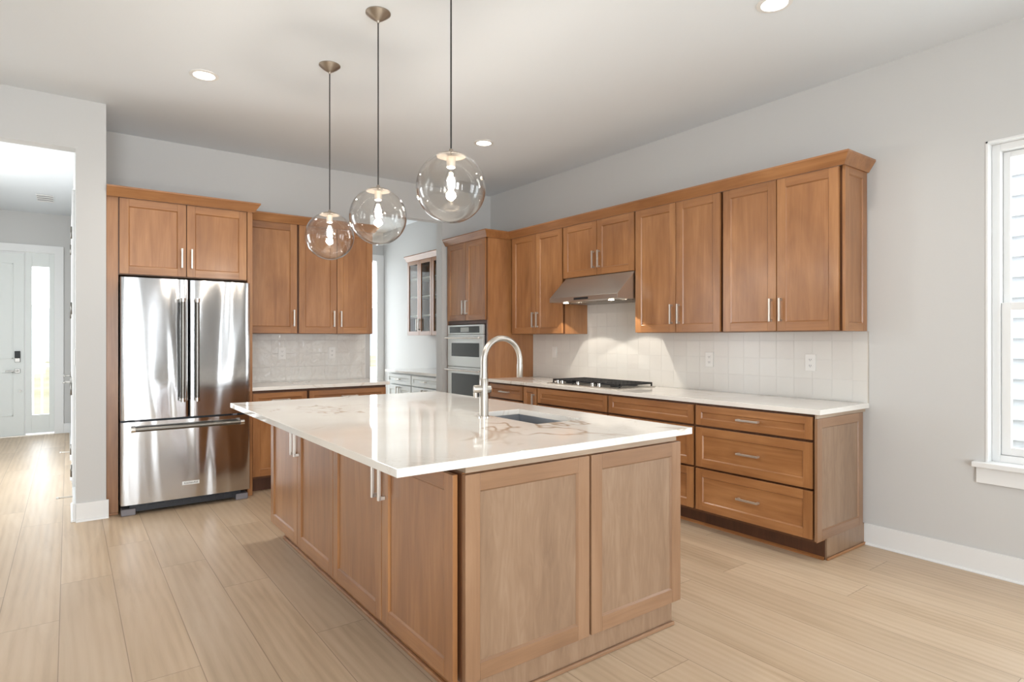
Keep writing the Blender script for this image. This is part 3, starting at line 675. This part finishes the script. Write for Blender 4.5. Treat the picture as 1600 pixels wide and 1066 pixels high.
mb = MB(); mb.box(BXL+.056, 2.268, BYN-.018, BYN-.0045, 0, .018); build('shoe_molding', mb, 'pale_x', r, .004)
mb = MB(); mb.box(BXL+.042, BXL+.0545, BYN-.018, BYF-.05, 0, .018); build('shoe_molding', mb, 'wood_x', r, .004)
ys = [1.818, 2.418, 3.010, 3.602, 4.178]
for i in range(4):
    d = shaker('door', r, 'x-', BXL-.0004, ys[i]+.003, ys[i+1]-.003, .112, .850, rail=.062)
    pull(d, 'x-', BXL-.0204, ys[i+1]-.034 if i % 2 == 0 else ys[i]+.034, .72)
f = 'y-'
shaker('end_panel', r, 'y-', BYN-.0005, BXL+.012, 1.716, .112, .851, t=.024, rail=.062, mats=['pale_z', 'pale_x', 'veneer'], pm=2)
shaker('end_panel', r, 'y-', BYN-.0005, 1.728, 2.302, .112, .851, t=.024, rail=.062, mats=['pale_z', 'pale_x', 'veneer'], pm=2)
ys2 = [1.83, 2.28, 3.05, 3.66, 4.17]
for i in range(4):
    d = shaker('door', r, 'x+', BXR+.0004, ys2[i]+.003, ys2[i+1]-.003, .115, .850); pull(d, 'x+', BXR+.0204, (ys2[i]+ys2[i+1])/2, .81, vertical=False)
# countertop slab with the sink cut-out
SX0_, SX1_, SY0_, SY1_ = 1.842, 2.150, 2.285, 2.835
bm = MB()
def ringslab(mb, z0, z1):
    o4 = [(IX0, IY0), (IX1, IY0), (IX1, IY1), (IX0, IY1)]; i4 = [(SX0_, SY0_), (SX1_, SY0_), (SX1_, SY1_), (SX0_, SY1_)]
    V = {}
    for tag_, pts in (('o', o4), ('i', i4)):
        for k, (x, y) in enumerate(pts):
            for z in (z0, z1): V[tag_, k, z] = mb.b.verts.new((x, y, z))
    for k in range(4):
        n_ = (k+1) % 4
        mb.b.faces.new((V['o', k, z1], V['o', n_, z1], V['i', n_, z1], V['i', k, z1])); mb.b.faces.new((V['o', n_, z0], V['o', k, z0], V['i', k, z0], V['i', n_, z0]))
        mb.b.faces.new((V['o', k, z0], V['o', n_, z0], V['o', n_, z1], V['o', k, z1])); mb.b.faces.new((V['i', n_, z0], V['i', k, z0], V['i', k, z1], V['i', n_, z1]))
ringslab(bm, .884, .914); o = build('countertop', bm, 'quartz', None, .002, keep=True); tag(o, 'large veined white quartz slab topping the island, with a sink cut-out', 'countertop')
r = thing('undermount_sink', 'stainless undermount sink sunk into the island top', 'sink', (2.0, 2.56, .66))
mb = MB(); a, b, c, d_ = SX0_-.004, SX1_+.004, SY0_-.004, SY1_+.004
zt, zb = .8838, .69
for P in ([(a, c, zt), (b, c, zt), (b, c, zb), (a, c, zb)], [(b, c, zt), (b, d_, zt), (b, d_, zb), (b, c, zb)], [(b, d_, zt), (a, d_, zt), (a, d_, zb), (b, d_, zb)], [(a, d_, zt), (a, c, zt), (a, c, zb), (a, d_, zb)], [(a, c, zb), (b, c, zb), (b, d_, zb), (a, d_, zb)]): mb.face(P)
bmesh.ops.remove_doubles(mb.b, verts=mb.b.verts, dist=1e-5)
o = build('basin', mb, 'sink', r); s_ = o.modifiers.new('solid', 'SOLIDIFY'); s_.thickness = .002; s_.offset = 1
mb = MB(); mb.lathe([(.0, zb+.0012), (.045, zb+.0015), (.045, zb+.004), (.03, zb+.002), (.0001, zb+.0018)], 2.0, 2.56, 24); build('drain', mb, 'chrome', r)
# faucet
r = thing('kitchen_faucet', 'tall brushed nickel gooseneck faucet standing beside the island sink', 'faucet', (1.777, 2.655, .914))
FXc, FYc = 1.777, 2.655
mb = MB(); mb.lathe([(.030, .9142), (.030, .920), (.026, .923)], FXc, FYc, 24); build('base_flange', mb, 'chrome', r)
mb = MB(); mb.lathe([(.0245, .9232), (.0245, 1.035), (.0235, 1.036), (.0235, 1.115), (.0205, 1.120)], FXc, FYc, 24); build('body', mb, 'faucet', r)
pts = [(FXc, FYc, 1.1205), (FXc, FYc, 1.17), (FXc, FYc, 1.213)]
ra = .120
for i in range(1, 25):
    th = math.pi*(1-i/24); pts.append((FXc+ra+ra*math.cos(th), FYc, 1.213+ra*math.sin(th)))
pts.append((FXc+2*ra, FYc, 1.19))
mb = MB(); mb.tube(pts, [.0185, .0170, .0165]+[.0165-.0015*i/24 for i in range(24)]+[.0150], 18); build('spout', mb, 'faucet', r)
mb = MB(); mb.tube([(FXc+2*ra, FYc, 1.1895), (FXc+2*ra, FYc, 1.12), (FXc+2*ra, FYc, 1.116)], [.0165, .0175, .015], 18); build('spray_head', mb, 'faucet', r)
mb = MB(); hx = Vector((.93, -.37, 0)); c0 = Vector((FXc, FYc, 1.064))
mb.tube([c0+hx*-.055, c0+hx*-.053, c0+hx*.034, c0+hx*.038], [.017, .021, .021, .019], 20)
mb.tube([c0+hx*-.046+Vector((0, 0, -.018)), c0+hx*-.044+Vector((.0, .0, -.045))], [.012, .011], 12); build('handle', mb, 'faucet', r)

# ------------------------------------------------------------------ cooktop
r = thing('gas_cooktop', 'stainless gas cooktop with black cast iron grates set in the right counter', 'cooktop', (3.85, 3.88, .914))
CX0, CX1, CY0, CY1 = 3.605, 4.085, 3.435, 4.325
mb = MB(); mb.box(CX0, CX1, CY0, CY1, .9142, .923); build('tray', mb, 'steel_flat', r, .003)
gw = (CY1-CY0-.05)/3
for k in range(3):
    y0 = CY0+.02+k*(gw+.005); y1 = y0+gw; x0, x1 = CX0+.055 if k != 1 else CX0+.075, CX1-.02
    mb = MB(); zt = .956; tb = .011
    for x in (x0, x1-tb): mb.box(x, x+tb, y0, y1, zt-.016, zt)
    for y in (y0, y1-tb): mb.box(x0, x1, y, y+tb, zt-.016, zt)
    for i in range(1, 6): yy = y0+(y1-y0)*i/6; mb.box(x0, x1, yy-.004, yy+.004, zt-.012, zt)
    for i in (1, 2, 3): xx = x0+(x1-x0)*i/4; mb.box(xx-.004, xx+.004, y0, y1, zt-.013, zt-.001)
    for x in (x0, x1-tb):
        for y in (y0, y1-tb): mb.box(x, x+tb, y, y+tb, .9232, zt-.014)
    build('grate', mb, 'iron', r, .0015)
    for bx in ((x0+x1)/2-.1, (x0+x1)/2+.1) if k != 1 else ((x0+x1)/2,):
        mb = MB(); mb.lathe([(.048, .9232), (.048, .932), (.036, .934), (.036, .941), (.001, .942)], bx, (y0+y1)/2, 24); build('burner', mb, 'black', r)
for y in (4.20, 4.14, 3.93, 3.745, 3.665):
    mb = MB(); mb.lathe([(.0195, .9232), (.0195, .927), (.0165, .929), (.0155, .950), (.001, .951)], CX0+.028, y, 20); build('knob', mb, 'chrome', r)

# ------------------------------------------------------------------ range hood
r = thing('range_hood', 'sloped stainless range hood under the short cabinet over the cooktop', 'range hood', (3.9, 3.9, 1.66))
HY0, HY1 = 3.4495, 4.318; HXF, HZ0, HZ1 = 3.63, 1.668, 1.9045
mb = MB()
P = [(HXF, HZ0), (HXF, HZ0+.040), (3.835, HZ1), (XR-.012, HZ1), (XR-.012, HZ0)]
mb.sweep([[(x, y, z) for x, z in P] for y in (HY0+.002, HY1-.002)], None, smooth=False)
build('canopy', mb, 'steel_flat', r, .002)
mb = MB(); mb.box(3.78, 4.12, HY0+.03, HY1-.03, HZ0-.003, HZ0-.0005)
for i in range(24): y = HY0+.05+i*.034; mb.box(3.79, 4.11, y, y+.018, HZ0-.007, HZ0-.003)
build('filter', mb, 'steel_flat', r)
mb = MB(); mb.box(HXF-.0035, HXF-.0003, 3.80, 3.98, HZ0+.010, HZ0+.030); build('control_strip', mb, 'black', r)
for y in (4.165, 3.590):
    mb = MB(); mb.lathe([(.034, HZ0-.0005), (.034, HZ0-.004), (.025, HZ0-.006), (.0001, HZ0-.006)], 3.70, y, 24); lp = build('lamp', mb, ['chrome'], r)
    mb = MB(); mb.lathe([(.0245, HZ0-.0062), (.024, HZ0-.010), (.0001, HZ0-.012)], 3.70, y, 24); build('lens', mb, 'hood_lens', lp)
    l = bpy.data.lights.new('hood_lamp_light', 'SPOT'); l.energy = 13; l.color = (1, .92, .80); l.spot_size = R(116); l.spot_blend = .1; l.shadow_soft_size = .015
    lo = bpy.data.objects.new('hood_lamp_light', l); C.objects.link(lo); lo.location = (3.70, y, HZ0-.016); lo.rotation_euler = (0, 0, 0)

# ------------------------------------------------------------------ pendants
PXY = [(1.342, 3.772), (1.335, 3.011), (1.335, 2.25)]
LBL = ['clear globe pendant farthest back, hanging lowest in view before the wall cabinets', 'middle clear globe pendant of the row over the island', 'clear globe pendant nearest the camera, whose canopy is out of view']
gz, gr = 1.985, .1515
x, y = PXY[0]
r = thing('globe_pendant', LBL[0], 'pendant lamp', (x, y, ZC), 'globe pendants over the island')
mb = MB(); mb.lathe([(.066, ZC-.0005), (.066, ZC-.006), (.05, ZC-.020), (.025, ZC-.038), (.009, ZC-.046), (.005, ZC-.056), (.0031, ZC-.057)], x, y, 40); build('ceiling_canopy', mb, 'cap', r)
mb = MB(); mb.tube([(x, y, ZC-.0572), (x, y, gz+gr+.018)], .0036, 10); build('cord', mb, 'cord', r)
zc_ = gz+gr
mb = MB(); mb.lathe([(.0036, zc_+.0178), (.008, zc_+.016), (.010, zc_+.006), (.035, zc_-.001), (.062, zc_-.012), (.064, zc_-.0165), (.060, zc_-.016), (.03, zc_-.006), (.001, zc_-.004)], x, y, 40); cap = build('cap', mb, 'cap', r)
mb = MB(); mb.lathe([(.017, zc_-.0165), (.019, zc_-.022), (.019, zc_-.062), (.015, zc_-.066), (.001, zc_-.066)], x, y, 24); sock = build('socket', mb, 'nickel', cap)
mb = MB(); t_ = .0028
out_ = [(gr*math.sin(a), gz+gr*math.cos(a)) for a in [R(23)+i*(math.pi-R(23)-.002)/40 for i in range(41)]]
inn = [((gr-t_)*math.sin(a), gz+(gr-t_)*math.cos(a)) for a in [R(23)+i*(math.pi-R(23)-.002)/40 for i in range(41)]]
mb.lathe(out_, x, y, 64, cap=False); mb.lathe(inn[::-1], x, y, 64, cap=False); build('globe', mb, 'globe', r)
zb_ = zc_-.0665
mb = MB(); mb.lathe([(.013, zb_), (.014, zb_-.012), (.024, zb_-.035), (.029, zb_-.06), (.026, zb_-.083), (.014, zb_-.098), (.001, zb_-.102)], x, y, 24, cap=False); bulb = build('bulb', mb, 'globe', r)
mb = MB()
for k in range(6):
    a = k*math.pi/3; b = a+.3
    mb.tube([(x+.006*math.cos(a), y+.006*math.sin(a), zb_-.020), (x+.011*math.cos(b), y+.011*math.sin(b), zb_-.078)], .0022, 6)
build('filament', mb, 'filament', bulb)
pends = [r]
for (px, py), lb in zip(PXY[1:], LBL[1:]):
    c = copy_tree(r, None, (px-x, py-y, 0)); c['label'] = lb; pends.append(c)
for px, py in PXY:
    l = bpy.data.lights.new('pendant_light', 'POINT'); l.energy = 18; l.color = (1, .93, .85); l.shadow_soft_size = .022
    lo = bpy.data.objects.new('pendant_light', l); C.objects.link(lo); lo.location = (px, py, zb_-.05)

# ------------------------------------------------------------------ recessed downlights
CANS = [(.723, 4.403, 'recessed ceiling downlight left of the pendants, above the refrigerator side'), (2.974, 4.444, 'recessed ceiling downlight right of the pendants, toward the range hood'), (2.954, 1.699, 'recessed ceiling downlight at the top edge of the view, nearest the window')]
x, y, lb = CANS[0]
r = thing('recessed_light', lb, 'ceiling light', (x, y, ZC), 'recessed downlights')
mb = MB(); mb.lathe([(.088, ZC-.0004), (.088, ZC-.005), (.066, ZC-.008), (.064, ZC-.0035), (.064, ZC-.0004)], x, y, 40, cap=False); build('trim_ring', mb, 'plastic', r)
mb = MB(); mb.lathe([(.0638, ZC-.001), (.0638, ZC-.0035), (.001, ZC-.0045)], x, y, 40); build('lens', mb, 'can_lens', r)
for a, b, lb in CANS[1:]:
    c = copy_tree(r, None, (a-x, b-y, 0)); c['label'] = lb
for a, b, _ in CANS:
    l = bpy.data.lights.new('downlight', 'SPOT'); l.energy = 58; l.color = (1, .95, .88); l.spot_size = R(150); l.spot_blend = 1.0; l.shadow_soft_size = .06
    lo = bpy.data.objects.new('downlight', l); C.objects.link(lo); lo.location = (a, b, ZC-.012)
# hall ceiling lamp (just left of the frame) and vent
r = thing('ceiling_lamp', 'round flush ceiling lamp in the hall just beyond the left edge', 'ceiling light', (-.78, 7.9, ZC))
mb = MB(); mb.lathe([(.14, ZC-.0005), (.14, ZC-.02), (.135, ZC-.022)], -.78, 7.9, 32); build('base_plate', mb, 'nickel', r)
mb = MB(); mb.lathe([(.13, ZC-.0225), (.12, ZC-.06), (.08, ZC-.085), (.001, ZC-.092)], -.78, 7.9, 32); build('shade', mb, emit('lit_lamp_shade', (1, .86, .68, 1), 6), r)
l = bpy.data.lights.new('hall_lamp_light', 'POINT'); l.energy = 2; l.color = (1, .86, .68); l.shadow_soft_size = .09
lo = bpy.data.objects.new('hall_lamp_light', l); C.objects.link(lo); lo.location = (-.78, 7.9, ZC-.2)
r = thing('ceiling_vent', 'white slotted air vent on the hall ceiling', 'vent', (-.228, 9.4, ZC))
vx0, vx1, vy0, vy1 = -.306, -.150, 9.20, 9.62
mb = MB(); mb.box(vx0, vx1, vy0, vy1, ZC-.003, ZC-.0005); build('backing', mb, 'grey', r)
for i in range(4):
    yy = vy0+.0+i*(vy1-vy0-.03)/3; mb = MB(); mb.box(vx0-.008, vx1+.008, yy, yy+.05, ZC-.009, ZC-.0032); build('slat', mb, 'plastic', r)

# ------------------------------------------------------------------ outlets and switch
def outlet(face, pos, a, z, label, rocker=False):
    f = mapper(face, pos); nm = 'light_switch' if rocker else 'wall_outlet'
    root = thing(nm, label, 'switch' if rocker else 'outlet', f(a, 0, z), None if rocker else 'wall outlets in the backsplash')
    mb = MB(); mbox(mb, f, a-.036, a+.036, .0004, .006, z-.058, z+.058); build('plate', mb, 'plastic', root, .0015)
    if rocker:
        mb = MB(); mbox(mb, f, a-.017, a+.017, .0062, .010, z-.033, z+.033); build('rocker', mb, 'plastic', root, .001)
    else:
        for s in (-1, 1):
            mb = MB(); zz = z+s*.021; mbox(mb, f, a-.016, a+.016, .0062, .008, zz-.014, zz+.014, 0)
            for q in (-.006, .006): mbox(mb, f, a+q-.0013, a+q+.0013, .0079, .0083, zz-.004, zz+.006, 1)
            mbox(mb, f, a-.002, a+.002, .0079, .0083, zz-.010, zz-.006, 1)
            build('receptacle', mb, ['plastic', 'dark'], root)
outlet('x-', XR-.0115, 2.124, 1.165, 'white outlet on the right backsplash nearest the open end of the counter')
outlet('x-', XR-.0115, 2.943, 1.165, 'white outlet on the right backsplash between cooktop and end outlet')
outlet('x-', XR-.0115, 4.858, 1.19, 'white wall switch on the right backsplash left of the cooktop', True)
outlet('y-', YB-.0115, 2.182, 1.187, 'white outlet on the back wall backsplash, the one farther from the refrigerator')
outlet('y-', YB-.0115, 1.685, 1.187, 'white outlet on the back wall backsplash, the one nearer the refrigerator')
